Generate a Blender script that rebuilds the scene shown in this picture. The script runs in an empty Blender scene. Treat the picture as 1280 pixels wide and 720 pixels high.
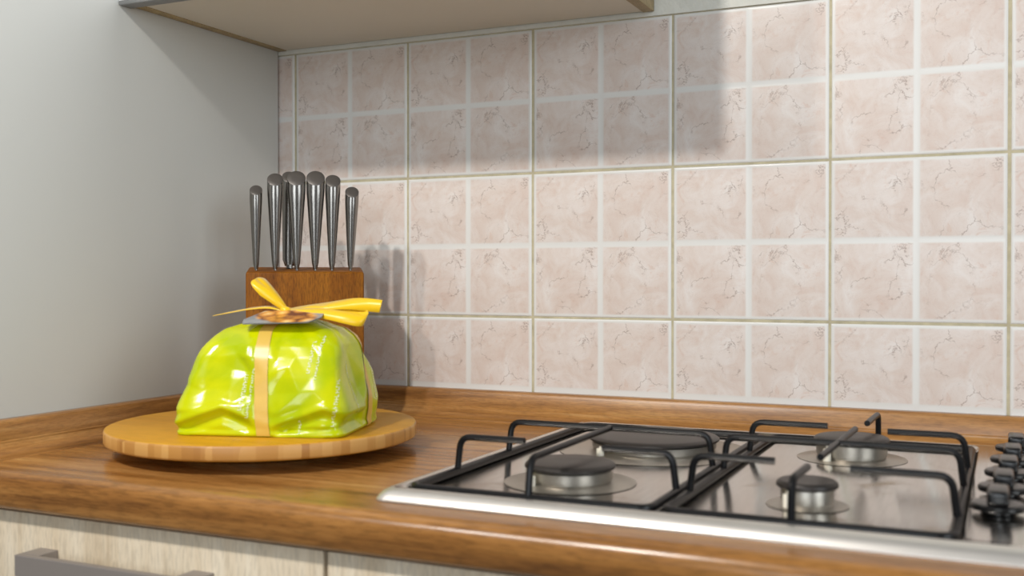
import bpy, bmesh, math, random
from mathutils import Vector, Matrix
PI = math.pi
S = bpy.context.scene
C = S.collection

# ------------------------------------------------------------------ camera
yaw, pitch = -0.434243, -0.010296
fw = Vector((math.sin(yaw) * math.cos(pitch), math.cos(yaw) * math.cos(pitch), math.sin(pitch)))
rt = Vector((math.cos(yaw), -math.sin(yaw), 0))
up = rt.cross(fw)
cam_d = bpy.data.cameras.new('camera')
cam = bpy.data.objects.new('camera', cam_d)
C.objects.link(cam)
m = Matrix((rt, up, -fw)).transposed().to_4x4()
m.translation = Vector((0.80016, -1.3620, 1.09804))
cam.matrix_world = m
cam_d.sensor_width = 36
cam_d.lens = 1339.87 / 1280 * 36
cam_d.clip_start = 0.02
cam_d.dof.use_dof = True
cam_d.dof.focus_distance = 1.42
cam_d.dof.aperture_fstop = 5.0
S.camera = cam

# ------------------------------------------------------------------ world, lamps, exposure
w = bpy.data.worlds.new('room_light')
S.world = w
w.use_nodes = True
bg = w.node_tree.nodes['Background']
bg.inputs[0].default_value = (1.0, 0.98, 0.95, 1)
bg.inputs[1].default_value = 0.12


def bulb(name, loc, power, radius, col=(1, 0.945, 0.88)):
    l = bpy.data.lights.new(name, 'POINT')
    l.energy = power
    l.shadow_soft_size = radius
    l.color = col
    o = bpy.data.objects.new(name, l)
    C.objects.link(o)
    o.location = loc
    return o


bulb('lamp_bulb', (0.05, -1.50, 2.10), 49.0, 0.034)
bulb('lamp_bulb', (-0.33, -1.46, 2.14), 27.0, 0.034)
# added cool fill lights out of view: opposite the worktop and far right
for wloc_, waim, wpow, wsx, wsy in (((0.75, -3.2, 1.55), (0.55, 0, 1.1), 23.0, 1.1, 1.3), ((2.6, -1.5, 1.75), (0.6, 0, 1.15), 21.0, 1.0, 1.3)):
    wl = bpy.data.lights.new('cool_fill', 'AREA')
    wl.shape = 'RECTANGLE'
    wl.size, wl.size_y = wsx, wsy
    wl.energy = wpow
    wl.color = (0.88, 0.95, 1.0)
    wlo = bpy.data.objects.new('cool_fill', wl)
    C.objects.link(wlo)
    wlo.location = wloc_
    wlo.rotation_euler = (Vector(waim) - Vector(wloc_)).to_track_quat('-Z', 'Y').to_euler()

S.view_settings.view_transform = 'Standard'
S.view_settings.look = 'None'
S.view_settings.gamma = 1
S.view_settings.use_curve_mapping = False
S.view_settings.exposure = 0.12


# ------------------------------------------------------------------ materials
def srgb(r, g, b):
    f = lambda c: (c / 255) / 12.92 if c / 255 <= 0.04045 else ((c / 255 + 0.055) / 1.055) ** 2.4
    return (f(r), f(g), f(b), 1)


class NT:
    def __init__(s, name):
        s.m = bpy.data.materials.new(name)
        s.m.use_nodes = True
        s.t = s.m.node_tree
        s.b = s.t.nodes['Principled BSDF']

    def n(s, typ, **kw):
        nd = s.t.nodes.new(typ)
        ins = kw.pop('ins', {})
        for k, v in kw.items():
            setattr(nd, k, v)
        for k, v in ins.items():
            if hasattr(v, 'links') or isinstance(v, bpy.types.NodeSocket):
                s.t.links.new(v, nd.inputs[k])
            else:
                nd.inputs[k].default_value = v
        return nd

    def link(s, a, b):
        s.t.links.new(a, b)

    def math(s, op, a, b=None, c=None, clamp=False):
        ins = {0: a}
        if b is not None:
            ins[1] = b
        if c is not None:
            ins[2] = c
        return s.n('ShaderNodeMath', operation=op, use_clamp=clamp, ins=ins).outputs[0]

    def obj(s, scale=(1, 1, 1), rot=(0, 0, 0)):
        tc = s.n('ShaderNodeTexCoord').outputs['Object']
        return s.n('ShaderNodeMapping', ins={0: tc, 'Scale': scale, 'Rotation': rot}).outputs[0]

    def noise(s, vec, scale, detail=4, rough=0.55, dist=0.0):
        return s.n('ShaderNodeTexNoise', ins={'Vector': vec, 'Scale': scale, 'Detail': detail,
                                              'Roughness': rough, 'Distortion': dist}).outputs[0]

    def ramp(s, fac, stops):
        r = s.n('ShaderNodeValToRGB', ins={0: fac})
        e = r.color_ramp.elements
        while len(e) < len(stops):
            e.new(0.5)
        for el, (p, c) in zip(e, stops):
            el.position = p
            el.color = c
        return r.outputs[0]

    def mix(s, fac, a, b, blend='MIX'):
        nd = s.n('ShaderNodeMix', data_type='RGBA', blend_type=blend)
        for k, v in ((0, fac), (6, a), (7, b)):
            if isinstance(v, bpy.types.NodeSocket):
                s.t.links.new(v, nd.inputs[k])
            else:
                nd.inputs[k].default_value = v
        return nd.outputs[2]

    def rng(s, v, a, b, c=0.0, d=1.0):
        return s.n('ShaderNodeMapRange', interpolation_type='SMOOTHSTEP',
                   ins={0: v, 1: a, 2: b, 3: c, 4: d}).outputs[0]

    def bump(s, h, strength, dist=0.001):
        s.link(s.n('ShaderNodeBump', ins={'Height': h, 'Strength': strength, 'Distance': dist}).outputs[0],
               s.b.inputs['Normal'])

    def set(s, **kw):
        al = {'color': 'Base Color', 'rough': 'Roughness', 'metal': 'Metallic', 'spec': 'Specular IOR Level',
              'coat': 'Coat Weight', 'coatr': 'Coat Roughness', 'sheen': 'Sheen Weight', 'aniso': 'Anisotropic',
              'trans': 'Transmission Weight'}
        for k, v in kw.items():
            i = s.b.inputs[al[k]]
            if isinstance(v, bpy.types.NodeSocket):
                s.link(v, i)
            else:
                i.default_value = v
        return s.m


def plain(name, col, rough=0.5, metal=0.0, var=0.06, scale=40, coat=0.0, spec=0.5):
    t = NT(name)
    n = t.noise(t.obj(), scale, 4)
    c2 = tuple(max(0, c * (1 - var)) for c in col[:3]) + (1,)
    return t.set(color=t.mix(n, col, c2), rough=rough, metal=metal, coat=coat, spec=spec)


def wood(name, stops, stretch, rough=0.35, scale=1.0, fine=0.35, coat=0.0, bump=0.08, spec=0.5):
    """stretch: object-space scale, small along the grain"""
    t = NT(name)
    v = t.obj(stretch)
    big = t.noise(v, 9 * scale, 5, 0.6, 0.6)
    mid = t.noise(v, 42 * scale, 6, 0.65, 0.3)
    f = t.math('ADD', t.math('MULTIPLY', big, 0.6), t.math('MULTIPLY', mid, 0.4))
    col = t.ramp(f, stops)
    v2 = t.obj(tuple(x if x > 0.5 else x * 2.5 for x in stretch))
    fn = t.noise(v2, 190 * scale, 3, 0.6)
    pores = t.rng(fn, 0.36, 0.56, 1 - fine, 1.0)
    colm = t.mix(1.0, col, t.n('ShaderNodeCombineColor', ins={0: pores, 1: pores, 2: pores}).outputs[0], 'MULTIPLY')
    t.bump(fn, bump, 0.0006)
    return t.set(color=colm, rough=rough, coat=coat, coatr=0.15, spec=spec)


WOODS = [(0.34, srgb(96, 60, 28)), (0.44, srgb(140, 94, 46)), (0.54, srgb(170, 120, 64)), (0.66, srgb(194, 148, 90))]
M = {}
M['worktop'] = wood('worktop_laminate', WOODS, (0.055, 1, 1), rough=0.24, scale=2.0, fine=0.26)
M['trim_x'] = wood('trim_laminate_x', WOODS, (0.06, 1, 1), rough=0.32, scale=3.0, fine=0.2)
M['trim_y'] = wood('trim_laminate_y', WOODS, (1, 0.06, 1), rough=0.32, scale=3.0, fine=0.2)
M['oak'] = wood('whitened_oak', [(0.25, srgb(176, 156, 128)), (0.45, srgb(208, 192, 166)), (0.6, srgb(222, 210, 188)), (0.8, srgb(236, 227, 210))],
                (1, 1, 0.06), rough=0.5, scale=2.4, fine=0.16)
M['bamboo_top'] = wood('bamboo', [(0.3, srgb(186, 128, 16)), (0.5, srgb(204, 146, 26)), (0.7, srgb(216, 160, 42))],
                       (0.05, 1, 1), rough=0.42, scale=1.6, fine=0.12, spec=0.25)
M['block'] = wood('block_wood', [(0.3, srgb(92, 48, 2)), (0.5, srgb(130, 76, 8)), (0.7, srgb(160, 102, 22))],
                  (1, 1, 0.06), rough=0.6, scale=4.0, fine=0.35, spec=0.2)
t = NT('bamboo_edge')
tc = t.obj((60, 60, 1.5))
cell = t.n('ShaderNodeTexVoronoi', ins={'Vector': tc, 'Scale': 1.0}).outputs['Color']
g = t.n('ShaderNodeSeparateColor', ins={0: cell}).outputs[0]
M['bamboo_edge'] = t.set(color=t.ramp(g, [(0.0, srgb(168, 116, 54)), (0.4, srgb(190, 138, 70)), (1.0, srgb(208, 160, 92))]), rough=0.45)

M['steel'] = plain('brushed_steel', srgb(190, 186, 180), 0.28, 1.0, 0.10, 60)
t = NT('knife_steel')
n = t.noise(t.obj((1, 1, 0.05)), 600, 3)
M['knife'] = t.set(color=t.mix(n, srgb(146, 142, 137), srgb(122, 118, 114)), metal=1.0,
                   rough=t.rng(n, 0.2, 0.8, 0.20, 0.27))
M['knife_cap'] = plain('knife_cap_steel', srgb(104, 100, 97), 0.5, 0.6, 0.12, 300)
t = NT('hob_steel')
v = t.obj((1, 0.04, 1))
n = t.noise(v, 500, 3)
st = t.noise(t.obj(), 14, 5, 0.6, 0.6)
grime = t.rng(st, 0.56, 0.76)
M['hob'] = t.set(color=t.mix(grime, t.mix(n, srgb(214, 211, 206), srgb(192, 188, 182)), srgb(172, 158, 138)), metal=1.0,
                 rough=t.math('ADD', t.rng(n, 0.2, 0.8, 0.13, 0.20), t.math('MULTIPLY', grime, 0.12)))
M['rim_steel'] = plain('satin_rim_steel', srgb(222, 219, 214), 0.42, 0.85, 0.05, 60)
M['black_iron'] = plain('black_enamel', srgb(12, 12, 15), 0.36, 0.0, 0.3, 90, spec=0.32)
M['burner_cap'] = plain('burner_cap_enamel', srgb(58, 53, 50), 0.42, 0.25, 0.35, 120)
M['burner_alu'] = plain('burner_aluminium', srgb(186, 180, 170), 0.38, 0.9, 0.22, 160)
M['ceramic'] = plain('electrode_ceramic', srgb(236, 230, 214), 0.3)
M['knob'] = plain('knob_black_plastic', srgb(13, 13, 15), 0.28, 0.0, 0.2, 60)
M['white_laminate'] = plain('white_laminate', srgb(208, 211, 208), 0.42, 0, 0.03, 8)
M['cab_white'] = plain('cabinet_white', srgb(216, 211, 198), 0.5, 0, 0.03, 12)
M['door_white'] = plain('door_white', srgb(240, 241, 243), 0.3, 0, 0.02, 12)
M['alu'] = plain('aluminium_edge', srgb(150, 150, 150), 0.4, 0.8, 0.06, 60)
M['edge_tan'] = wood('tan_edge', [(0.3, srgb(150, 130, 92)), (0.6, srgb(182, 162, 120)), (0.8, srgb(196, 178, 138))], (1, 1, 0.08), 0.5, 3)
M['edge_dark'] = plain('tan_edge_band', srgb(120, 98, 76), 0.55)
M['handle'] = plain('handle_grey', srgb(150, 143, 138), 0.45, 0.35, 0.06, 90)
M['floor'] = plain('floor_tiles', srgb(150, 140, 128), 0.5, 0, 0.15, 4)
M['grout'] = plain('grout', srgb(216, 206, 174), 0.85, 0, 0.6, 60)
M['plinth'] = plain('plinth_dark', srgb(70, 62, 54), 0.6)
M['dark_void'] = plain('cabinet_inside', srgb(90, 80, 68), 0.7)
t = NT('plaster')
n = t.noise(t.obj(), 70, 6, 0.65)
t.bump(n, 0.7, 0.003)
M['plaster'] = t.set(color=t.mix(n, srgb(226, 226, 218), srgb(206, 206, 198)), rough=0.9)

# ceramic wall tile: four marbled pads framed by a pale printed joint
t = NT('marbled_tile')
tc = t.n('ShaderNodeTexCoord').outputs['Object']
sep = t.n('ShaderNodeSeparateXYZ', ins={0: tc})


def padmask(o):
    a = t.math('ABSOLUTE', o)
    return t.math('MULTIPLY', t.rng(a, 0.0022, 0.0056), t.rng(a, 0.0925, 0.0962, 1, 0))


pad = t.math('MULTIPLY', padmask(sep.outputs[0]), padmask(sep.outputs[2]))
blot = t.noise(tc, 26, 6, 0.62, 0.9)
base = t.ramp(blot, [(0.33, srgb(208, 190, 180)), (0.46, srgb(213, 200, 192)), (0.57, srgb(217, 207, 201)), (0.72, srgb(223, 217, 213))])
warp = t.n('ShaderNodeTexNoise', ins={'Vector': tc, 'Scale': 26.0, 'Detail': 5.0, 'Roughness': 0.65}).outputs[1]
wp = t.n('ShaderNodeVectorMath', operation='MULTIPLY_ADD', ins={0: warp, 1: (0.055, 0.055, 0.055), 2: tc}).outputs[0]
crk = t.n('ShaderNodeTexVoronoi', feature='DISTANCE_TO_EDGE', ins={'Vector': wp, 'Scale': 21.0}).outputs['Distance']
line = t.rng(crk, 0.0, 0.022, 1, 0)
msk = t.rng(t.noise(tc, 30, 3, 0.6), 0.44, 0.62)
vein = t.math('MULTIPLY', t.math('MULTIPLY', line, msk), 0.60)
wv2 = t.noise(tc, 42, 6, 0.6, 2.2)
line2 = t.math('MULTIPLY', t.rng(t.math('ABSOLUTE', t.math('SUBTRACT', wv2, 0.47)), 0.0, 0.014, 1, 0), 0.16)
spots = t.math('MULTIPLY', t.rng(t.noise(tc, 44, 5, 0.7, 1.0), 0.58, 0.74), 0.42)
col = t.mix(spots, base, srgb(198, 160, 138))
col = t.mix(line2, col, srgb(160, 138, 124))
col = t.mix(vein, col, srgb(134, 110, 98))
col = t.mix(pad, srgb(219, 218, 215), col)
M['tile'] = t.set(color=col, rough=t.rng(pad, 0, 1, 0.28, 0.36), spec=0.4)

# gift bag film
t = NT('lime_film')
tc = t.obj()
n = t.noise(tc, 22, 3, 0.5, 0.5)
M['film'] = t.set(color=t.mix(t.rng(n, 0.35, 0.7), srgb(202, 208, 0), srgb(172, 191, 0)), rough=0.20, spec=0.45, coat=0.15, coatr=0.05, metal=0.0)
M['print'] = plain('white_print', srgb(228, 232, 190), 0.4)
M['print_dark'] = plain('olive_print', srgb(176, 190, 4), 0.3)
t = NT('satin_ribbon')
n = t.noise(t.obj((1, 1, 1)), 900, 2)
M['ribbon'] = t.set(color=t.mix(n, srgb(248, 206, 8), srgb(234, 186, 4)), rough=0.33, sheen=0.3)
M['ribbon_pale'] = plain('satin_ribbon_pale', srgb(222, 184, 84), 0.33, 0, 0.08, 500)
t = NT('tag_picture')
tc = t.obj()
vor = t.n('ShaderNodeTexVoronoi', ins={'Vector': tc, 'Scale': 70.0}).outputs['Distance']
sx = t.n('ShaderNodeSeparateXYZ', ins={0: tc})
ell = t.math('ADD', t.math('POWER', t.math('DIVIDE', sx.outputs[0], 0.038), 2.0), t.math('POWER', t.math('DIVIDE', sx.outputs[1], 0.020), 2.0))
food = t.rng(t.math('ADD', ell, t.math('MULTIPLY', t.noise(tc, 60, 3), 0.8)), 1.1, 1.6, 1, 0)
fc = t.ramp(t.math('ADD', vor, t.math('MULTIPLY', t.noise(tc, 120, 3), 0.4)), [(0.30, srgb(250, 214, 140)), (0.62, srgb(228, 156, 66)), (0.95, srgb(120, 66, 36))])
gc = t.mix(t.noise(tc, 40, 3), srgb(90, 94, 98), srgb(190, 192, 194))
M['tag'] = t.set(color=t.mix(food, gc, fc), rough=0.25)
M['tag_edge'] = plain('tag_edge', srgb(120, 124, 122), 0.4)


# ------------------------------------------------------------------ mesh helpers
def wloc(o):
    v = Vector((0, 0, 0))
    while o:
        v += o.location
        o = o.parent
    return v


def obj(name, bm, mat, parent=None, origin=None, smooth=True, angle=35):
    """world-space bmesh -> object; origin defaults to the parent's place"""
    me = bpy.data.meshes.new(name)
    pl = wloc(parent) if parent else Vector((0, 0, 0))
    o_at = Vector(origin) if origin is not None else pl
    bmesh.ops.translate(bm, verts=bm.verts, vec=-o_at)
    bmesh.ops.recalc_face_normals(bm, faces=bm.faces)
    bm.to_mesh(me)
    bm.free()
    if smooth:
        for p in me.polygons:
            p.use_smooth = True
        try:
            me.set_sharp_from_angle(angle=math.radians(angle))
        except Exception:
            pass
    for mm in (mat if isinstance(mat, (list, tuple)) else [mat]):
        me.materials.append(M[mm])
    o = bpy.data.objects.new(name, me)
    C.objects.link(o)
    o.parent = parent
    o.location = o_at - pl
    return o


def tag(o, label=None, cat=None, group=None, kind=None):
    for k, v in (('label', label), ('category', cat), ('group', group), ('kind', kind)):
        if v:
            o[k] = v
    return o


def thing(name, loc, label, cat, group=None):
    o = bpy.data.objects.new(name, None)
    o.empty_display_size = 0.03
    C.objects.link(o)
    o.location = loc
    return tag(o, label, cat, group)


def box(x0, x1, y0, y1, z0, z1, bev=0.0, seg=2, bm=None):
    own = bmesh.new()
    bmesh.ops.create_cube(own, size=1)
    for v in own.verts:
        v.co = Vector(((x0 + x1) / 2 + v.co.x * (x1 - x0), (y0 + y1) / 2 + v.co.y * (y1 - y0), (z0 + z1) / 2 + v.co.z * (z1 - z0)))
    if bev:
        bmesh.ops.bevel(own, geom=own.edges[:] + own.verts[:], offset=bev, segments=seg, profile=0.5, affect='EDGES')
    if bm is None:
        return own
    me = bpy.data.meshes.new('tmp')
    own.to_mesh(me)
    own.free()
    bm.from_mesh(me)
    bpy.data.meshes.remove(me)
    return bm


def lathe(cx, cy, prof, n=48, bm=None):
    bm = bm or bmesh.new()
    rings = []
    for r, z in prof:
        if r < 1e-6:
            rings.append([bm.verts.new((cx, cy, z))])
        else:
            rings.append([bm.verts.new((cx + r * math.cos(2 * PI * i / n), cy + r * math.sin(2 * PI * i / n), z)) for i in range(n)])
    for a, b in zip(rings, rings[1:]):
        for i in range(n):
            j = (i + 1) % n
            if len(a) == 1 and len(b) == 1:
                continue
            if len(a) == 1:
                bm.faces.new((a[0], b[i], b[j]))
            elif len(b) == 1:
                bm.faces.new((a[i], a[j], b[0]))
            else:
                bm.faces.new((a[i], a[j], b[j], b[i]))
    return bm


def rounded(pts, rad, seg=5):
    out = [Vector(pts[0])]
    for a, b, c in zip(pts, pts[1:], pts[2:]):
        a, b, c = Vector(a), Vector(b), Vector(c)
        d1, d2 = (a - b), (c - b)
        r = min(rad, d1.length * 0.48, d2.length * 0.48)
        p, q = b + d1.normalized() * r, b + d2.normalized() * r
        for i in range(seg + 1):
            s = i / seg
            out.append(p * (1 - s) ** 2 + b * 2 * s * (1 - s) + q * s * s)
    out.append(Vector(pts[-1]))
    return out


def tube(pts, r, n=10, closed=False, bm=None):
    bm = bm or bmesh.new()
    pts = [Vector(p) for p in pts]
    rings = []
    L = len(pts)
    prev = None
    for i, p in enumerate(pts):
        if closed:
            d = (pts[(i + 1) % L] - pts[i - 1]).normalized()
        else:
            d = (pts[min(i + 1, L - 1)] - pts[max(i - 1, 0)]).normalized()
        ref = prev if prev is not None else (Vector((0, 0, 1)) if abs(d.z) < 0.9 else Vector((1, 0, 0)))
        s = d.cross(ref).normalized()
        q = s.cross(d).normalized()
        prev = q
        rings.append([bm.verts.new(p + (s * math.cos(2 * PI * k / n) + q * math.sin(2 * PI * k / n)) * r) for k in range(n)])
    rr = list(zip(rings, rings[1:] + rings[:1])) if closed else list(zip(rings, rings[1:]))
    for a, b in rr:
        for k in range(n):
            j = (k + 1) % n
            bm.faces.new((a[k], a[j], b[j], b[k]))
    if not closed:
        bm.faces.new(rings[0][::-1])
        bm.faces.new(rings[-1])
    return bm


def extrude_profile(prof, axis, a, b, bm=None):
    """prof: list of (d, z) closed polygon; swept along x ('x': d is y) or y ('y': d is x)"""
    bm = bm or bmesh.new()
    f = (lambda d, z, s: (s, d, z)) if axis == 'x' else (lambda d, z, s: (d, s, z))
    A = [bm.verts.new(f(d, z, a)) for d, z in prof]
    B = [bm.verts.new(f(d, z, b)) for d, z in prof]
    n = len(prof)
    for i in range(n):
        j = (i + 1) % n
        bm.faces.new((A[i], A[j], B[j], B[i]))
    bm.faces.new(A[::-1])
    bm.faces.new(B)
    return bm


def rring(bm, x0, x1, y0, y1, z, r, seg=5):
    vs = []
    for cx, cy, a0 in ((x1 - r, y1 - r, 0), (x0 + r, y1 - r, PI / 2), (x0 + r, y0 + r, PI), (x1 - r, y0 + r, 1.5 * PI)):
        for i in range(seg + 1):
            a = a0 + PI / 2 * i / seg
            vs.append(bm.verts.new((cx + r * math.cos(a), cy + r * math.sin(a), z)))
    return vs


def bridge(bm, rings, cap0=False, cap1=True):
    for a, b in zip(rings, rings[1:]):
        n = len(a)
        for i in range(n):
            j = (i + 1) % n
            bm.faces.new((a[i], a[j], b[j], b[i]))
    if cap0:
        bm.faces.new(rings[0][::-1])
    if cap1:
        bm.faces.new(rings[-1])


# ------------------------------------------------------------------ setting
PX = -0.2289           # face of the tall unit on the left
ZT = 0.900             # worktop height
ROW = 1.0421           # a horizontal tile joint
CABZ = 1.4465          # underside of wall cabinet

obj_floor = tag(obj('floor', box(-0.9, 2.2, -2.6, 0.1, -0.05, 0.0), 'floor'), kind='structure')
wall = tag(obj('wall_back', box(-0.9, 2.2, 0.0010, 0.12, 0.0, 2.5), 'grout', smooth=False), kind='structure')
tag(obj('plaster', box(-0.9, 2.2, -0.003, 0.0010, 1.4413, 2.5, 0.0), 'plaster', wall, smooth=False), 'rough white plaster above the tiles')


def tile_mesh():
    h = 0.0986
    # (position, depth): outer edge, arris, pad, centre groove, pad
    pr = [(-h, 0.0015), (-h + 0.0005, 0.0006), (-h + 0.0016, 0.0001), (-0.0955, 0.0), (-0.0046, 0.0), (-0.0028, 0.00022), (0, 0.0003),
          (0.0028, 0.00022), (0.0046, 0.0), (0.0955, 0.0), (h - 0.0016, 0.0001), (h - 0.0005, 0.0006), (h, 0.0015)]
    bm = bmesh.new()
    g = [[bm.verts.new((x, max(dx, dz), z)) for z, dz in pr] for x, dx in pr]
    for i in range(len(pr) - 1):
        for j in range(len(pr) - 1):
            bm.faces.new((g[i][j], g[i + 1][j], g[i + 1][j + 1], g[i][j + 1]))
    return bm


t0 = obj('tile', tile_mesh(), 'tile', wall, origin=(0, 0, 0), angle=60)
for p in t0.data.polygons:      # faces look to -y
    pass
if t0.data.polygons[70].normal.y > 0:
    t0.data.flip_normals()
rnd = random.Random(4)
first = True
for row in range(-1, 2):
    for c in range(-2, 9):
        o = t0 if first else t0.copy()
        if not first:
            C.objects.link(o)
            o.parent = wall
        first = False
        o.location = (c * 0.2 + 0.1 + rnd.uniform(-1, 1) * 0.0003, rnd.uniform(-0.0002, 0.0002), ROW + row * 0.2 + 0.1 + rnd.uniform(-1, 1) * 0.0003)
        o.rotation_euler = (rnd.uniform(-1, 1) * 0.0012, 0, rnd.uniform(-1, 1) * 0.0012)

# coved wood trim: (distance from wall, height)
TR = [(0.0, ZT), (0.0, 0.9383), (0.011, 0.9383), (0.0145, 0.9365), (0.0165, 0.933), (0.0195, 0.9165), (0.0205, 0.9155), (0.0208, 0.9135), (0.024, 0.909),
      (0.030, 0.9045), (0.037, 0.9018), (0.0455, 0.9010), (0.0462, ZT)]
tag(obj('trim_1', extrude_profile([(-d - 0.0006, z) for d, z in TR], 'x', PX + 0.0006, 1.6), 'trim_x', angle=25), 'brown wood-grain coved strip along foot of the tiled wall', kind='structure')
tag(obj('trim_2', extrude_profile([(PX + 0.0006 + d, z) for d, z in TR], 'y', -0.590, -0.0472), 'trim_y', angle=25), 'brown wood-grain coved strip along foot of white side panel', kind='structure')

# ------------------------------------------------------------------ tall unit and wall cabinet
tall = thing('tall_cabinet', (-0.53, -0.30, 0), 'tall off-white laminate unit whose plain side panel borders the worktop', 'cabinet')
obj('side_panel', box(PX - 0.018, PX, -0.60, -0.0045, 0.0, 2.2, 0.0008), 'white_laminate', tall)
obj('body', box(-0.83, PX - 0.0185, -0.58, -0.0045, 0.08, 2.2, 0.001), 'white_laminate', tall)
obj('door', box(-0.83, PX - 0.002, -0.6215, -0.6015, 0.085, 2.2, 0.0012), 'door_white', tall)
obj('plinth', box(-0.83, PX - 0.0185, -0.54, -0.0045, 0.0, 0.079), 'plinth', tall)

CX0, CX1 = PX + 0.0008, 0.3762
CF = -0.312
wc = thing('wall_cabinet', ((CX0 + CX1) / 2, -0.16, CABZ), 'white wall cabinet with tan side hung above the knives', 'cabinet')
obj('bottom_panel', box(CX0 + 0.0155, CX1 - 0.0155, CF, -0.006, CABZ + 0.001, CABZ + 0.017), 'cab_white', wc)
tag(obj('side_panel', box(CX1 - 0.0152, CX1, CF, -0.0045, CABZ, 2.15, 0.0006), 'edge_tan', wc), 'tan wood-grain side panel')
tag(obj('side_panel', box(CX0, CX0 + 0.0152, CF, -0.0045, CABZ, 2.15, 0.0006), 'edge_tan', wc), 'tan edged side panel')
obj('top_panel', box(CX0 + 0.0155, CX1 - 0.0155, CF, -0.006, 2.132, 2.15), 'cab_white', wc)
obj('back_panel', box(CX0 + 0.0155, CX1 - 0.0155, -0.0115, -0.0062, CABZ + 0.018, 2.131), 'cab_white', wc)
dr = obj('door', box(CX0, CX1, CF - 0.021, CF - 0.001, CABZ + 0.0025, 2.148, 0.0010), 'door_white', wc)
obj('edge_strip', box(CX0, CX1, CF - 0.0212, CF - 0.0008, CABZ - 0.003, CABZ + 0.0022, 0.0008), 'alu', dr)

# ------------------------------------------------------------------ worktop and base cabinets
WZ0 = 0.8627
prof = [(-0.001, ZT), (-0.001, WZ0), (-0.592, WZ0), (-0.597, WZ0 + 0.0015), (-0.600, WZ0 + 0.006)]
R = 0.016
for i in range(9):
    a = PI / 2 * i / 8
    prof.append((-0.600 + R - R * math.cos(a), ZT - R + R * math.sin(a)))
wt = tag(obj('worktop', extrude_profile(prof, 'x', PX + 0.0006, 1.6), 'worktop', origin=(0.3, -0.3, WZ0), angle=40),
         'brown wood-grain laminate worktop with rounded front edge', 'worktop')


def base_cab(x0, x1, label, kind):
    t = thing('base_cabinet', ((x0 + x1) / 2, -0.3, 0), label, 'cabinet')
    obj('body', box(x0, x1, -0.563, -0.02, 0.10, WZ0 - 0.0005), 'dark_void', t)
    obj('plinth', box(x0, x1, -0.50, -0.48, 0.0, 0.0995), 'plinth', t)
    if kind == 'drawer':
        z1 = WZ0 - 0.004
        zs = [(z1 - 0.178, z1), (z1 - 0.465, z1 - 0.181), (0.103, z1 - 0.468)]
        for a, b in zs:
            d = obj('drawer_front', box(x0 + 0.001, x1 - 0.001, -0.5845, -0.5645, a, b, 0.0012), 'oak', t)
            hz = b - 0.033
            bm = box(-0.0835, 0.1375, -0.6165, -0.6085, hz - 0.021, hz, 0.0007)
            for q in (-0.0835, 0.1375 - 0.024):
                box(q, q + 0.024, -0.6086, -0.5847, hz - 0.021, hz + 0.0, 0.0006, bm=bm)
            tag(obj('handle', bm, 'handle', d, smooth=False), 'grey metal bar handle')
    else:
        z1 = WZ0 - 0.004
        d = obj('door', box(x0 + 0.001, x1 - 0.001, -0.5845, -0.5645, 0.103, z1, 0.0012), 'oak', t)
        bm = box(x0 + 0.18, x1 - 0.18, -0.6165, -0.6085, 0.72, 0.741, 0.0007)
        for q in (x0 + 0.18, x1 - 0.204):
            box(q, q + 0.024, -0.6086, -0.5847, 0.72, 0.741, 0.0006, bm=bm)
        tag(obj('handle', bm, 'handle', d, smooth=False), 'grey metal bar handle')
    return t


base_cab(PX + 0.001, 0.2585, 'whitened oak base cabinet with grey bar handle below the bamboo turntable', 'drawer')
base_cab(0.2610, 0.8655, 'whitened oak base cabinet below the gas hob', 'door')
base_cab(0.8675, 1.4675, 'whitened oak base cabinet to the knob side of the hob', 'door')

# ------------------------------------------------------------------ gas hob
HX0, HX1, HY0, HY1 = 0.289, 0.870, -0.556, -0.050
hob = thing('gas_hob', (0.58, -0.303, ZT), 'stainless steel four-burner gas hob with black pan supports', 'hob')
bm = bmesh.new()
RI = (0.3038, 0.773, -0.5405, -0.0660)
rings = []
for ins, z in ((0.0, 0.9003), (0.0, 0.9018), (0.0018, 0.9048), (0.0045, 0.9078), (0.0078, 0.9098), (0.0115, 0.9108), (0.0145, 0.9110)):
    rings.append(rring(bm, HX0 + ins, HX1 - ins, HY0 + ins, HY1 - ins, z, 0.012))
for ins, z, r in ((0.0, 0.9110, 0.014), (0.0016, 0.9105, 0.013), (0.0062, 0.9048, 0.011), (0.0085, 0.9040, 0.010)):
    rings.append(rring(bm, RI[0] + ins, RI[1] - ins, RI[2] + ins, RI[3] - ins, z, r))
bridge(bm, rings, cap0=True, cap1=True)
tp = obj('top_plate', bm, ['hob', 'rim_steel'], hob, angle=30)
for p in tp.data.polygons:          # satin-finished outer rim
    c_ = p.center + Vector((0.58, -0.303, ZT))
    if min(c_.x - HX0, HX1 - c_.x, c_.y - HY0, HY1 - c_.y) < 0.014 and len(p.vertices) == 4:
        p.material_index = 1
FZ = 0.9040


def pan_support(x0, x1, fingers):
    y0, y1 = -0.5265, -0.0815
    zf = FZ + 0.0046
    corners = [(x0, y0), (x1, y0), (x1, y1), (x0, y1)]
    pts = []
    for i, (cx, cy) in enumerate(corners):
        sx, sy = (1 if cx == x0 else -1), (1 if cy == y0 else -1)
        r = 0.012
        c = Vector((cx + sx * r, cy + sy * r, zf))
        a0 = math.atan2(-sy, -sx) - PI / 4
        for k in range(5):
            a = a0 + PI / 2 * k / 4
            pts.append(c + Vector((math.cos(a), math.sin(a), 0)) * r)
    sp = obj('pan_support', tube(pts, 0.0041, 10, True), 'black_iron', hob)
    tag(sp, 'black enamelled wire pan support')
    for f in fingers:
        obj('support_finger', tube(rounded(f, 0.011), 0.0032, 10), 'black_iron', sp)
    return sp


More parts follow.
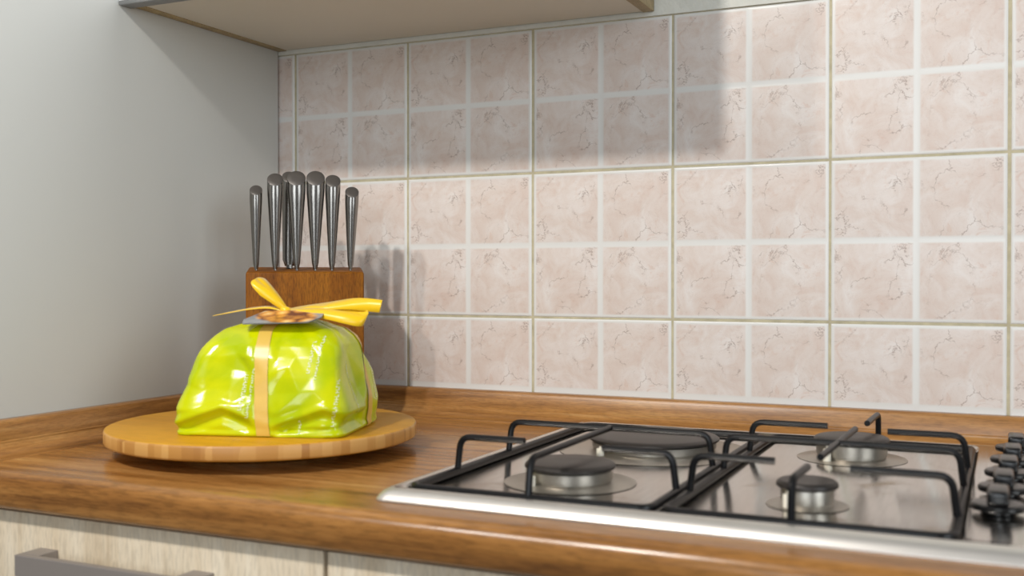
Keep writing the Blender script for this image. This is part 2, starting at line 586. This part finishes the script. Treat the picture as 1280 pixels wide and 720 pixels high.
TZ = 0.9425
Z0 = FZ + 0.0046
LX0, LX1, RX0, RX1 = 0.312, 0.535, 0.5475, 0.7645
pan_support(LX0, LX1, [
    [(LX0, -0.436, Z0), (LX0 + 0.004, -0.436, TZ), (0.384, -0.436, TZ)],
    [(LX1, -0.446, Z0), (LX1 - 0.004, -0.446, TZ), (0.466, -0.446, TZ)],
    [(LX0, -0.318, Z0), (LX0 + 0.004, -0.318, TZ), (LX1 - 0.004, -0.318, TZ), (LX1, -0.318, Z0)],
    [(0.428, -0.5265, Z0), (0.428, -0.5215, TZ), (0.428, -0.318, TZ)],
])
pan_support(RX0, RX1, [
    [(RX0, -0.448, Z0), (RX0 + 0.004, -0.448, TZ), (0.621, -0.448, TZ)],
    [(RX1, -0.460, Z0), (RX1 - 0.004, -0.460, TZ), (0.684, -0.460, TZ)],
    [(RX0, -0.326, Z0), (RX0 + 0.004, -0.326, TZ), (RX1 - 0.004, -0.326, TZ), (RX1, -0.326, Z0)],
    [(RX0, -0.210, Z0), (RX0 + 0.004, -0.210, TZ), (0.629, -0.210, TZ)],
    [(RX1, -0.226, Z0), (RX1 - 0.004, -0.226, TZ), (0.690, -0.226, TZ)],
    [(0.649, -0.5265, Z0), (0.649, -0.5235, TZ), (0.651, -0.465, TZ)],
    [(0.666, -0.0815, Z0), (0.666, -0.0835, TZ), (0.664, -0.172, TZ)],
    [(0.653, -0.412, TZ), (0.658, -0.222, TZ)],
])


def burner(x, y, r, rc, h, hc, name_lab):
    b = obj('burner', lathe(x, y, [(0, FZ + 0.0005), (r * 1.55, FZ + 0.0005), (r * 1.45, FZ + 0.0012), (r * 1.0, FZ + 0.0020), (r * 0.96, FZ + 0.0028),
                                   (r * 0.96, FZ + 0.0045), (r, FZ + 0.005), (r, FZ + h - 0.001), (r * 0.98, FZ + h), (0, FZ + h)]), 'burner_alu', hob, angle=30)
    tag(b, name_lab)
    k = FZ + h
    obj('burner_cap', lathe(x, y, [(0, k + 0.0003), (rc * 0.93, k + 0.0003), (rc, k + 0.0014), (rc, k + hc * 0.55), (rc * 0.97, k + hc * 0.8), (rc * 0.90, k + hc),
                                   (rc * 0.3, k + hc + 0.0006), (0, k + hc + 0.0006)]), 'burner_cap', b, angle=30)
    # flame ports: small notches' teeth round the head
    e = obj('ignition_electrode', lathe(x - r * 0.55, y - r * 1.02, [(0, FZ + 0.001), (0.0042, FZ + 0.001), (0.0042, FZ + h * 0.75), (0.0032, FZ + h * 0.82),
                                                                     (0.0010, FZ + h * 0.85), (0.0010, FZ + h), (0, FZ + h)], 14), 'ceramic', b)
    return b


burner(0.424, -0.420, 0.0405, 0.0430, 0.0135, 0.0065, 'medium round burner with dark cap')
burner(0.439, -0.205, 0.0690, 0.0725, 0.0115, 0.0060, 'largest round burner with dark cap')
burner(0.645, -0.430, 0.0222, 0.0258, 0.0150, 0.0065, 'smallest round burner with dark cap')
burner(0.648, -0.170, 0.0365, 0.0390, 0.0175, 0.0065, 'medium round burner with worn grey cap')

for i, ky in enumerate((-0.432, -0.352, -0.272, -0.192, -0.112)):
    kx = 0.793 + i * 0.0037
    z = 0.9110
    kb = obj('knob', lathe(kx, ky, [(0, z + 0.0002), (0.0125, z + 0.0002), (0.0135, z + 0.001), (0.0135, z + 0.0028), (0.0200, z + 0.0034), (0.0206, z + 0.0045), (0.0206, z + 0.0070),
                                    (0.0192, z + 0.0085), (0.012, z + 0.0092), (0, z + 0.0092)], 32), 'knob', hob, angle=30)
    g = box(kx - 0.0080, kx + 0.0080, ky - 0.0200, ky + 0.0200, z + 0.0088, z + 0.0205, 0.0028, 3)
    obj('grip', g, 'knob', kb)

# ------------------------------------------------------------------ bamboo turntable
BX, BY, BR, BT = 0.0235, -0.3640, 0.1740, 0.9310
tt = thing('turntable', (BX, BY, ZT), 'round bamboo turntable board carrying the lime gift bag', 'turntable')
bz = BT - 0.0165
d = obj('disc', lathe(BX, BY, [(0, bz), (BR - 0.003, bz), (BR - 0.0008, bz + 0.001), (BR, bz + 0.003), (BR, BT - 0.003), (BR - 0.001, BT - 0.0008), (BR - 0.003, BT), (0, BT)], 128),
        ['bamboo_top', 'bamboo_edge'], tt, angle=50)
for p in d.data.polygons:
    if abs(p.normal.z) < 0.75:
        p.material_index = 1
obj('base', lathe(BX, BY, [(0, ZT + 0.0003), (0.0925, ZT + 0.0003), (0.095, ZT + 0.002), (0.095, bz - 0.004), (0.090, bz - 0.0005), (0, bz - 0.0005)], 64), 'bamboo_edge', tt)

# ------------------------------------------------------------------ knife block and knives
TH = math.radians(35.5)
EX = Vector((math.cos(TH), math.sin(TH), 0))
EN = Vector((math.sin(TH), -math.cos(TH), 0))
FB = Vector((-0.0515, -0.182, 0))


def kb(x, d, z):
    """block space: x along its face, d behind the face, height"""
    p = FB + EX * x - EN * d
    return Vector((p.x, p.y, z))


blk = thing('knife_block', kb(0.0008, 0.04, ZT), 'brown wooden knife block standing in the corner behind the gift bag', 'knife block')
bm = bmesh.new()
BW0, BW1, BD = -0.0767, 0.0783, 0.078
vs = [bm.verts.new(kb(x, dd, z)) for x, dd, z in ((BW0, 0, ZT + 0.0003), (BW1, 0, ZT + 0.0003), (BW1, BD, ZT + 0.0003), (BW0, BD, ZT + 0.0003),
                                                 (BW0, 0, 1.1045), (BW1, 0, 1.1045), (BW1, BD, 1.1120), (BW0, BD, 1.1120))]
for f in ((0, 1, 5, 4), (1, 2, 6, 5), (2, 3, 7, 6), (3, 0, 4, 7), (4, 5, 6, 7), (3, 2, 1, 0)):
    bm.faces.new([vs[i] for i in f])
bmesh.ops.recalc_face_normals(bm, faces=bm.faces)
bmesh.ops.bevel(bm, geom=bm.edges[:] + bm.verts[:], offset=0.003, segments=3, profile=0.5, affect='EDGES')
obj('block_body', bm, 'block', blk)


def knife(xt, xb, dep, ztop, wtop, label, wbot=0.0050, zb=None, lean=0.002, cap_drop=None):
    zb = 1.1085 if zb is None else zb
    kn = thing('kitchen_knife', kb(xb, dep, zb), label, 'knife', 'knives in the wooden block')
    n, L = 28, 14
    bm = bmesh.new()
    rings = []
    drop = wtop * 0.86
    dpt = 0.0175
    for i in range(L + 1):
        s = i / L
        q = min(1.0, s / 0.88)
        wd = wbot * 1.5 + (wtop - wbot * 1.5) * q ** 0.92
        if s < 0.07:
            wd = wbot
        dp = 0.0080 + (dpt - 0.0080) * q
        cx = xb + (xt - xb) * s
        ring = []
        for k in range(n):
            a = 2 * PI * k / n
            x = cx + wd / 2 * math.cos(a)
            y = -dp / 2 * math.sin(a)                 # + is behind
            low = drop * (0.5 - 0.5 * (y / (dp / 2)))  # oblique end: low in front
            z = zb + (ztop - zb - low) * s
            ring.append(bm.verts.new(kb(x, dep + y - lean * s, z)))
        rings.append(ring)
    for a, b in zip(rings, rings[1:]):
        for k in range(n):
            j = (k + 1) % n
            bm.faces.new((a[k], a[j], b[j], b[k]))
    bm.faces.new(rings[0][::-1])
    top = [v.co.copy() for v in rings[-1]]
    obj('handle', bm, 'knife', kn, angle=50)
    cen = sum(top, Vector()) / n
    bm = bmesh.new()
    nrm = (top[0] - cen).cross(top[n // 4] - cen).normalized()
    if nrm.z < 0:
        nrm = -nrm
    r0 = [bm.verts.new(v + nrm * 0.0001) for v in top]
    r1 = [bm.verts.new(cen + (v - cen) * 0.90 + nrm * 0.0010) for v in top]
    r2 = [bm.verts.new(cen + (v - cen) * 0.45 + nrm * 0.0014) for v in top]
    bridge(bm, [r0, r1, r2], cap0=False, cap1=True)
    obj('end_cap', bm, 'knife_cap', kn, angle=60)
    bz_ = 1.1046 + (dep / BD) * 0.0075
    obj('bolster', tube([kb(xb, dep, bz_ + 0.0003), kb(xb, dep, zb + 0.002)], wbot * 0.40, 10), 'knife', kn)
    return kn


knife(-0.0640, -0.0642, 0.020, 1.2212, 0.0167, 'short slim steel knife at the end of block nearest white panel', 0.0046)
knife(-0.0389, -0.0392, 0.020, 1.2378, 0.0212, 'tall steel-handled knife beside the short knife nearest white panel')
knife(-0.0109, -0.0107, 0.020, 1.2415, 0.0245, 'thick steel knife in middle of row, the one nearer white panel')
knife(0.0145, 0.0137, 0.020, 1.2420, 0.0246, 'thick steel knife in middle of row, the one nearer tiled wall')
knife(0.0375, 0.0361, 0.020, 1.2370, 0.0206, 'tall steel-handled knife beside the short knife nearest tiled wall')
knife(0.0631, 0.0609, 0.020, 1.2212, 0.0184, 'short slim steel knife at the end of block nearest tiled wall', 0.0046)
knife(-0.0215, -0.0212, 0.054, 1.2440, 0.0190, 'steel knife standing alone in back row of the block', 0.0120, zb=1.1130, lean=0.0)

# ------------------------------------------------------------------ gift bag
GA = math.radians(17)
GU = Vector((math.cos(GA), math.sin(GA), 0))
GV = Vector((-math.sin(GA), math.cos(GA), 0))
G0 = Vector((0.0680, -0.394, BT + 0.0006))
bag = thing('gift_bag', G0, 'lime green plastic-wrapped gift cake tied with golden ribbon', 'gift bag')
LV = [(0.000, 0.0950, 0.0715, 12.0), (0.003, 0.0985, 0.0745, 12.0), (0.012, 0.0980, 0.0745, 11.0), (0.035, 0.0930, 0.0715, 10.0), (0.060, 0.0880, 0.0660, 8.5), (0.082, 0.0835, 0.0590, 6.5),
      (0.094, 0.0800, 0.0530, 4.4), (0.102, 0.0745, 0.0460, 3.8), (0.110, 0.0650, 0.0370, 3.2), (0.117, 0.0460, 0.0250, 2.6), (0.122, 0.0230, 0.0135, 2.2), (0.125, 0.0100, 0.0080, 2.0), (0.128, 0.0080, 0.0070, 2.0)]
ZB = 0.128
from mathutils.geometry import delaunay_2d_cdt, barycentric_transform
rb = random.Random(23)
# crumpled film: random pulls at scattered points, straight facets in between (angle scaled to metres)
PS = 0.60 / (2 * PI)
FPT, FVAL = [], []
for j in range(7):
    for i in range(20):
        ph_ = (i + rb.uniform(0.1, 0.9) + 0.5 * (j % 2)) / 20 * 2 * PI
        zz = (j + rb.uniform(0.15, 0.85)) / 7 * 0.132
        dv = rb.choice((-1, 1)) * rb.uniform(0.0006, 0.0050)
        if j == 1:
            dv = abs(dv) * 0.9
        if j == 0:
            dv = -abs(dv) * 0.9
        for wrap in (-1, 0, 1):
            x = (ph_ + wrap * 2 * PI) * PS
            if -0.08 < x < 0.68:
                FPT.append(Vector((x, zz)))
                FVAL.append(dv)
for x in (-0.09, 0.69):
    for zz in (-0.01, 0.14):
        FPT.append(Vector((x, zz)))
        FVAL.append(0.0)
_v, _e, _f, _ov, _oe, _of = delaunay_2d_cdt(FPT, [], [], 0, 1e-6)
TRI = []
for f_ in _f:
    q = [_v[i] for i in f_]
    h = [FVAL[_ov[i][0]] for i in f_]
    den = (q[1].y - q[2].y) * (q[0].x - q[2].x) + (q[2].x - q[1].x) * (q[0].y - q[2].y)
    if abs(den) > 1e-12:
        TRI.append((min(a.x for a in q), max(a.x for a in q), min(a.y for a in q), max(a.y for a in q), q, h, den))


def facet(phi, z):
    x = (phi % (2 * PI)) * PS
    for x0, x1, y0, y1, q, h, den in TRI:
        if x0 - 1e-6 <= x <= x1 + 1e-6 and y0 - 1e-6 <= z <= y1 + 1e-6:
            l0 = ((q[1].y - q[2].y) * (x - q[2].x) + (q[2].x - q[1].x) * (z - q[2].y)) / den
            l1 = ((q[2].y - q[0].y) * (x - q[2].x) + (q[0].x - q[2].x) * (z - q[2].y)) / den
            if l0 >= -1e-4 and l1 >= -1e-4 and l0 + l1 <= 1.0001:
                return l0 * h[0] + l1 * h[1] + (1 - l0 - l1) * h[2]
    return 0.0


def tri(x):
    x = x - math.floor(x)
    return 4 * abs(x - 0.5) - 1


def lev(z):
    for a, b in zip(LV, LV[1:]):
        if z <= b[0]:
            s = (z - a[0]) / (b[0] - a[0])
            return [(a[k] + (b[k] - a[k]) * s) * (0.965 if k == 1 else 1) for k in (1, 2, 3)]
    return list(LV[-1][1:])


def bag_raw(phi, z):
    a, b, n = lev(z)
    c, s = math.cos(phi), math.sin(phi)
    r = (abs(c / a) ** n + abs(s / b) ** n) ** (-1 / n)
    return Vector((r * c, r * s, z))


def RC(z):
    """centre line of the front ribbon"""
    return 0.0088 - 0.017 * z / 0.11 if z < 0.11 else -0.0082 * (1 - (z - 0.11) / 0.014)


def crease(p, phi):
    d = facet(phi, p.z)
    if p.y < 0:                  # tucked fold low on the front
        f = p.z - (0.022 + 0.010 * tri(p.x / 0.11 + 0.35))
        d += 0.0030 * max(0, 1 - abs(f) / 0.007) - 0.0040 * max(0, 1 - abs(f + 0.011) / 0.009)
    damp = min(1, p.z / 0.006) * (1 if p.z < 0.09 else max(0.3, 1 - (p.z - 0.09) / 0.035))
    if p.y < 0:
        damp *= 0.25 + 0.75 * min(1, max(0, (abs(p.x - RC(p.z)) - 0.008) / 0.010))
    return d * damp


def bag_pt(phi, z, off=0.0, k=1.0):
    p = bag_raw(phi, z)
    a, b, n = lev(z)
    nr = Vector((math.copysign(abs(p.x / a) ** (n - 1), p.x) / a, math.copysign(abs(p.y / b) ** (n - 1), p.y) / b, 0))
    nr = (nr.normalized() if nr.length else Vector((1, 0, 0)))
    if z > 0.092:
        nr = (nr + Vector((0, 0, (z - 0.092) / 0.03))).normalized()
    return p + nr * (crease(p, phi) * k + off) + Vector((0.007 * min(1, z / 0.10), 0, 0))


def gw(p):
    return G0 + GU * p.x + GV * p.y + Vector((0, 0, p.z))


bm = bmesh.new()
NP, NZ = 260, 72
rings = []
for j in range(NZ + 1):
    z = ZB * (j / NZ)
    rings.append([bm.verts.new(gw(bag_pt(2 * PI * (i + 0.37) / NP, z))) for i in range(NP)])
bridge(bm, rings, True, True)
body = obj('bag_body', bm, 'film', bag, angle=60)


def phi_front(u, z):
    a, b, n = lev(z)
    q = max(-0.98, min(0.98, u / a))
    return math.atan2(-b * (1 - abs(q) ** n) ** (1 / n), q * a)


def phi_side(v, z):
    a, b, n = lev(z)
    q = max(-0.98, min(0.98, v / b))
    return math.atan2(q * b, a * (1 - abs(q) ** n) ** (1 / n))


def strip(u0, u1, z0, z1, fn, off, nz=40, nx=4, taper=True, follow=False):
    bm = bmesh.new()
    rows = []
    for j in range(nz + 1):
        z = z0 + (z1 - z0) * j / nz
        a, b, n = lev(z)
        lim = (a if fn is phi_front else b) * 0.55
        row = []
        for i in range(nx + 1):
            u = u0 + (u1 - u0) * i / nx + (RC(z) - 0.0088 if follow else 0)
            if taper:
                u = max(-lim, min(lim, u))
            row.append(bm.verts.new(gw(bag_pt(fn(u, z), z, off))))
        rows.append(row)
    for a, b in zip(rows, rows[1:]):
        for i in range(nx):
            bm.faces.new((a[i], a[i + 1], b[i + 1], b[i]))
    return bm


tag(obj('ribbon', strip(0.0015, 0.0160, 0.001, 0.124, phi_front, 0.0010, follow=True), 'ribbon_pale', bag, angle=180), 'golden ribbon down the front')
tag(obj('ribbon', strip(0.016, 0.032, 0.001, 0.124, phi_side, 0.0012), 'ribbon_pale', bag, angle=180), 'golden ribbon down the side')


# small unreadable print running up the film in columns
def print_cols(cols, fn, name, mat, dark=False):
    bm = bmesh.new()
    rp = random.Random(5)
    for u0, wd, z0, z1 in cols:
        if dark:
            b2 = strip(u0 - 0.001, u0 + wd + 0.0015, z0, z1, fn, 0.00025, 24, 3, False)
            me = bpy.data.meshes.new('t')
            b2.to_mesh(me)
            b2.free()
            bm.from_mesh(me)
            bpy.data.meshes.remove(me)
            continue
        z = z0
        while z < z1:
            h = rp.uniform(0.0014, 0.0026)
            for (ua, ub, za, zb_) in ((0, 1, 0, 0.3), (rp.choice((0, 0.35, 0.7)), 0, 0, 1)):
                if ub == 0:
                    ub = ua + 0.3
                vv = [bm.verts.new(gw(bag_pt(fn(u0 + wd * uu, z + h * zz), z + h * zz, 0.0006))) for uu, zz in ((ua, za), (ub, za), (ub, zb_), (ua, zb_))]
                bm.faces.new(vv)
            z += h + rp.choice((0.0005, 0.0005, 0.0016))
    return tag(obj(name, bm, mat, body, angle=180), kind='stuff')


cols = [(-0.0200, 0.0040, 0.028, 0.066), (-0.0115, 0.0032, 0.020, 0.070), (0.0470, 0.0036, 0.066, 0.100), (0.0555, 0.0030, 0.060, 0.104), (0.0800, 0.0032, 0.012, 0.058), (0.0445, 0.003, 0.004, 0.016)]
print_cols(cols, phi_front, 'printed_lettering', 'print')
print_cols([(-0.030, 0.0034, 0.020, 0.075), (0.046, 0.0034, 0.030, 0.095)], phi_side, 'printed_lettering', 'print')

# picture card lying under the bow
KN = Vector((0.008, -0.004, 0.1295))            # knot, bag space


def card():
    bm = bmesh.new()
    c = KN + Vector((0.008, -0.023, -0.0065))
    ex = Vector((1, 0.02, 0.03)).normalized()
    tl = math.radians(17)
    ey = Vector((0, math.cos(tl), math.sin(tl)))
    ez = ex.cross(ey)
    out = [(-0.040, -0.021), (0.032, -0.021), (0.042, -0.006), (0.040, 0.020), (-0.030, 0.020), (-0.044, -0.008)]
    lo = [bm.verts.new(gw(c + ex * x + ey * y)) for x, y in out]
    hi = [bm.verts.new(gw(c + ex * x + ey * y + ez * 0.0012)) for x, y in out]
    bridge(bm, [lo, hi], True, True)
    return bm, gw(c)


bm, cc = card()
cd = obj('picture_tag', bm, ['tag', 'tag_edge'], bag, origin=cc, smooth=False)
for p in cd.data.polygons:
    if abs(p.normal.z) < 0.6:
        p.material_index = 1
tag(cd, 'small card printed with a golden-brown pastry picture')


def ribbon_path(pts, widths, wdir, name='bow_loop', seg=8):
    """pts in bag space relative to the knot; flat ribbon whose width runs along wdir (per point)"""
    P = [KN + Vector(p) for p in pts]
    bm = bmesh.new()
    rows = []
    n = len(P)
    for i in range(n - 1):
        p0, p1, p2, p3 = P[max(i - 1, 0)], P[i], P[i + 1], P[min(i + 2, n - 1)]
        for k in range(seg + (1 if i == n - 2 else 0)):
            s = k / seg
            q = 0.5 * ((2 * p1) + (p2 - p0) * s + (2 * p0 - 5 * p1 + 4 * p2 - p3) * s * s + (3 * p1 - p0 - 3 * p2 + p3) * s ** 3)
            wd = widths[i] + (widths[i + 1] - widths[i]) * s
            dv = (Vector(wdir[i]).normalized() * (1 - s) + Vector(wdir[i + 1]).normalized() * s).normalized()
            rows.append([bm.verts.new(gw(q - dv * wd / 2)), bm.verts.new(gw(q)), bm.verts.new(gw(q + dv * wd / 2))])
    for a, b in zip(rows, rows[1:]):
        for i in range(2):
            bm.faces.new((a[i], a[i + 1], b[i + 1], b[i]))
    o = obj(name, bm, 'ribbon', bag, angle=180)
    md = o.modifiers.new('thick', 'SOLIDIFY')
    md.thickness = 0.0005
    md.offset = 0
    return o


Zv, Yv = (0, 0, 1), (0, 1, 0)
ribbon_path([(0, 0, 0), (-0.010, -0.003, 0.010), (-0.022, -0.004, 0.020), (-0.034, -0.002, 0.030), (-0.037, 0.004, 0.0345), (-0.030, 0.010, 0.033), (-0.016, 0.008, 0.018), (0, 0.002, 0.001)],
            [0.004, 0.009, 0.0125, 0.0105, 0.010, 0.010, 0.009, 0.004], [(0.6, 0.2, 0.8), (0.7, 0.3, 0.6), (0.7, 0.4, 0.6), (0.5, 0.8, 0.5), (0.2, 1, 0.3), (0.3, 1, 0.3), (0.5, 0.8, 0.3), (0.6, 0.5, 0.6)])
ribbon_path([(0, 0, 0), (-0.018, 0.002, 0.0035), (-0.040, 0.002, 0.002), (-0.062, -0.002, -0.002), (-0.082, -0.004, -0.006)],
            [0.004, 0.010, 0.011, 0.010, 0.004], [(0, 0.7, 0.5), (0, 1, 0.25), (0, 1, 0.18), (0, 1, 0.15), (0, 1, 0.1)], 'ribbon_tail')
ribbon_path([(0, 0, 0), (0.018, 0.004, 0.003), (0.045, 0.006, 0.005), (0.075, 0.002, 0.0075), (0.094, -0.002, 0.0065), (0.109, -0.004, 0.0050)],
            [0.004, 0.0090, 0.0125, 0.0140, 0.0145, 0.0140], [(0, 0.8, 0.5), (0, 0.9, 0.45), (0, 0.75, 0.6), (0.05, 0.5, 0.85), (0.15, 0.2, 1), (0.22, 0.1, 1)], 'ribbon_tail')
ribbon_path([(0, 0, 0), (0.022, -0.008, 0.000), (0.046, -0.016, -0.002), (0.070, -0.020, -0.006), (0.090, -0.018, -0.010), (0.094, -0.010, -0.008), (0.084, 0.000, -0.001), (0.060, 0.004, 0.003), (0.030, 0.003, 0.002), (0, 0, 0.001)],
            [0.004, 0.009, 0.013, 0.014, 0.014, 0.014, 0.014, 0.012, 0.009, 0.004],
            [(0, 0.8, 0.5), (0, 0.8, 0.6), (0, 0.6, 0.8), (0.1, 0.5, 0.85), (0.3, 0.4, 0.85), (0.3, 0.3, 0.9), (0.2, 0.4, 0.9), (0, 0.6, 0.8), (0, 0.8, 0.6), (0, 0.8, 0.5)])
kc = gw(KN)
bm = lathe(0, 0, [(0, -0.004), (0.003, -0.0035), (0.0052, -0.0015), (0.0056, 0.0005), (0.0045, 0.003), (0.002, 0.0042), (0, 0.0044)], 16)
for v in bm.verts:
    v.co = kc + GU * v.co.x * 1.15 + GV * v.co.y * 0.9 + Vector((0, 0, v.co.z))
obj('knot', bm, 'ribbon', bag, angle=60)
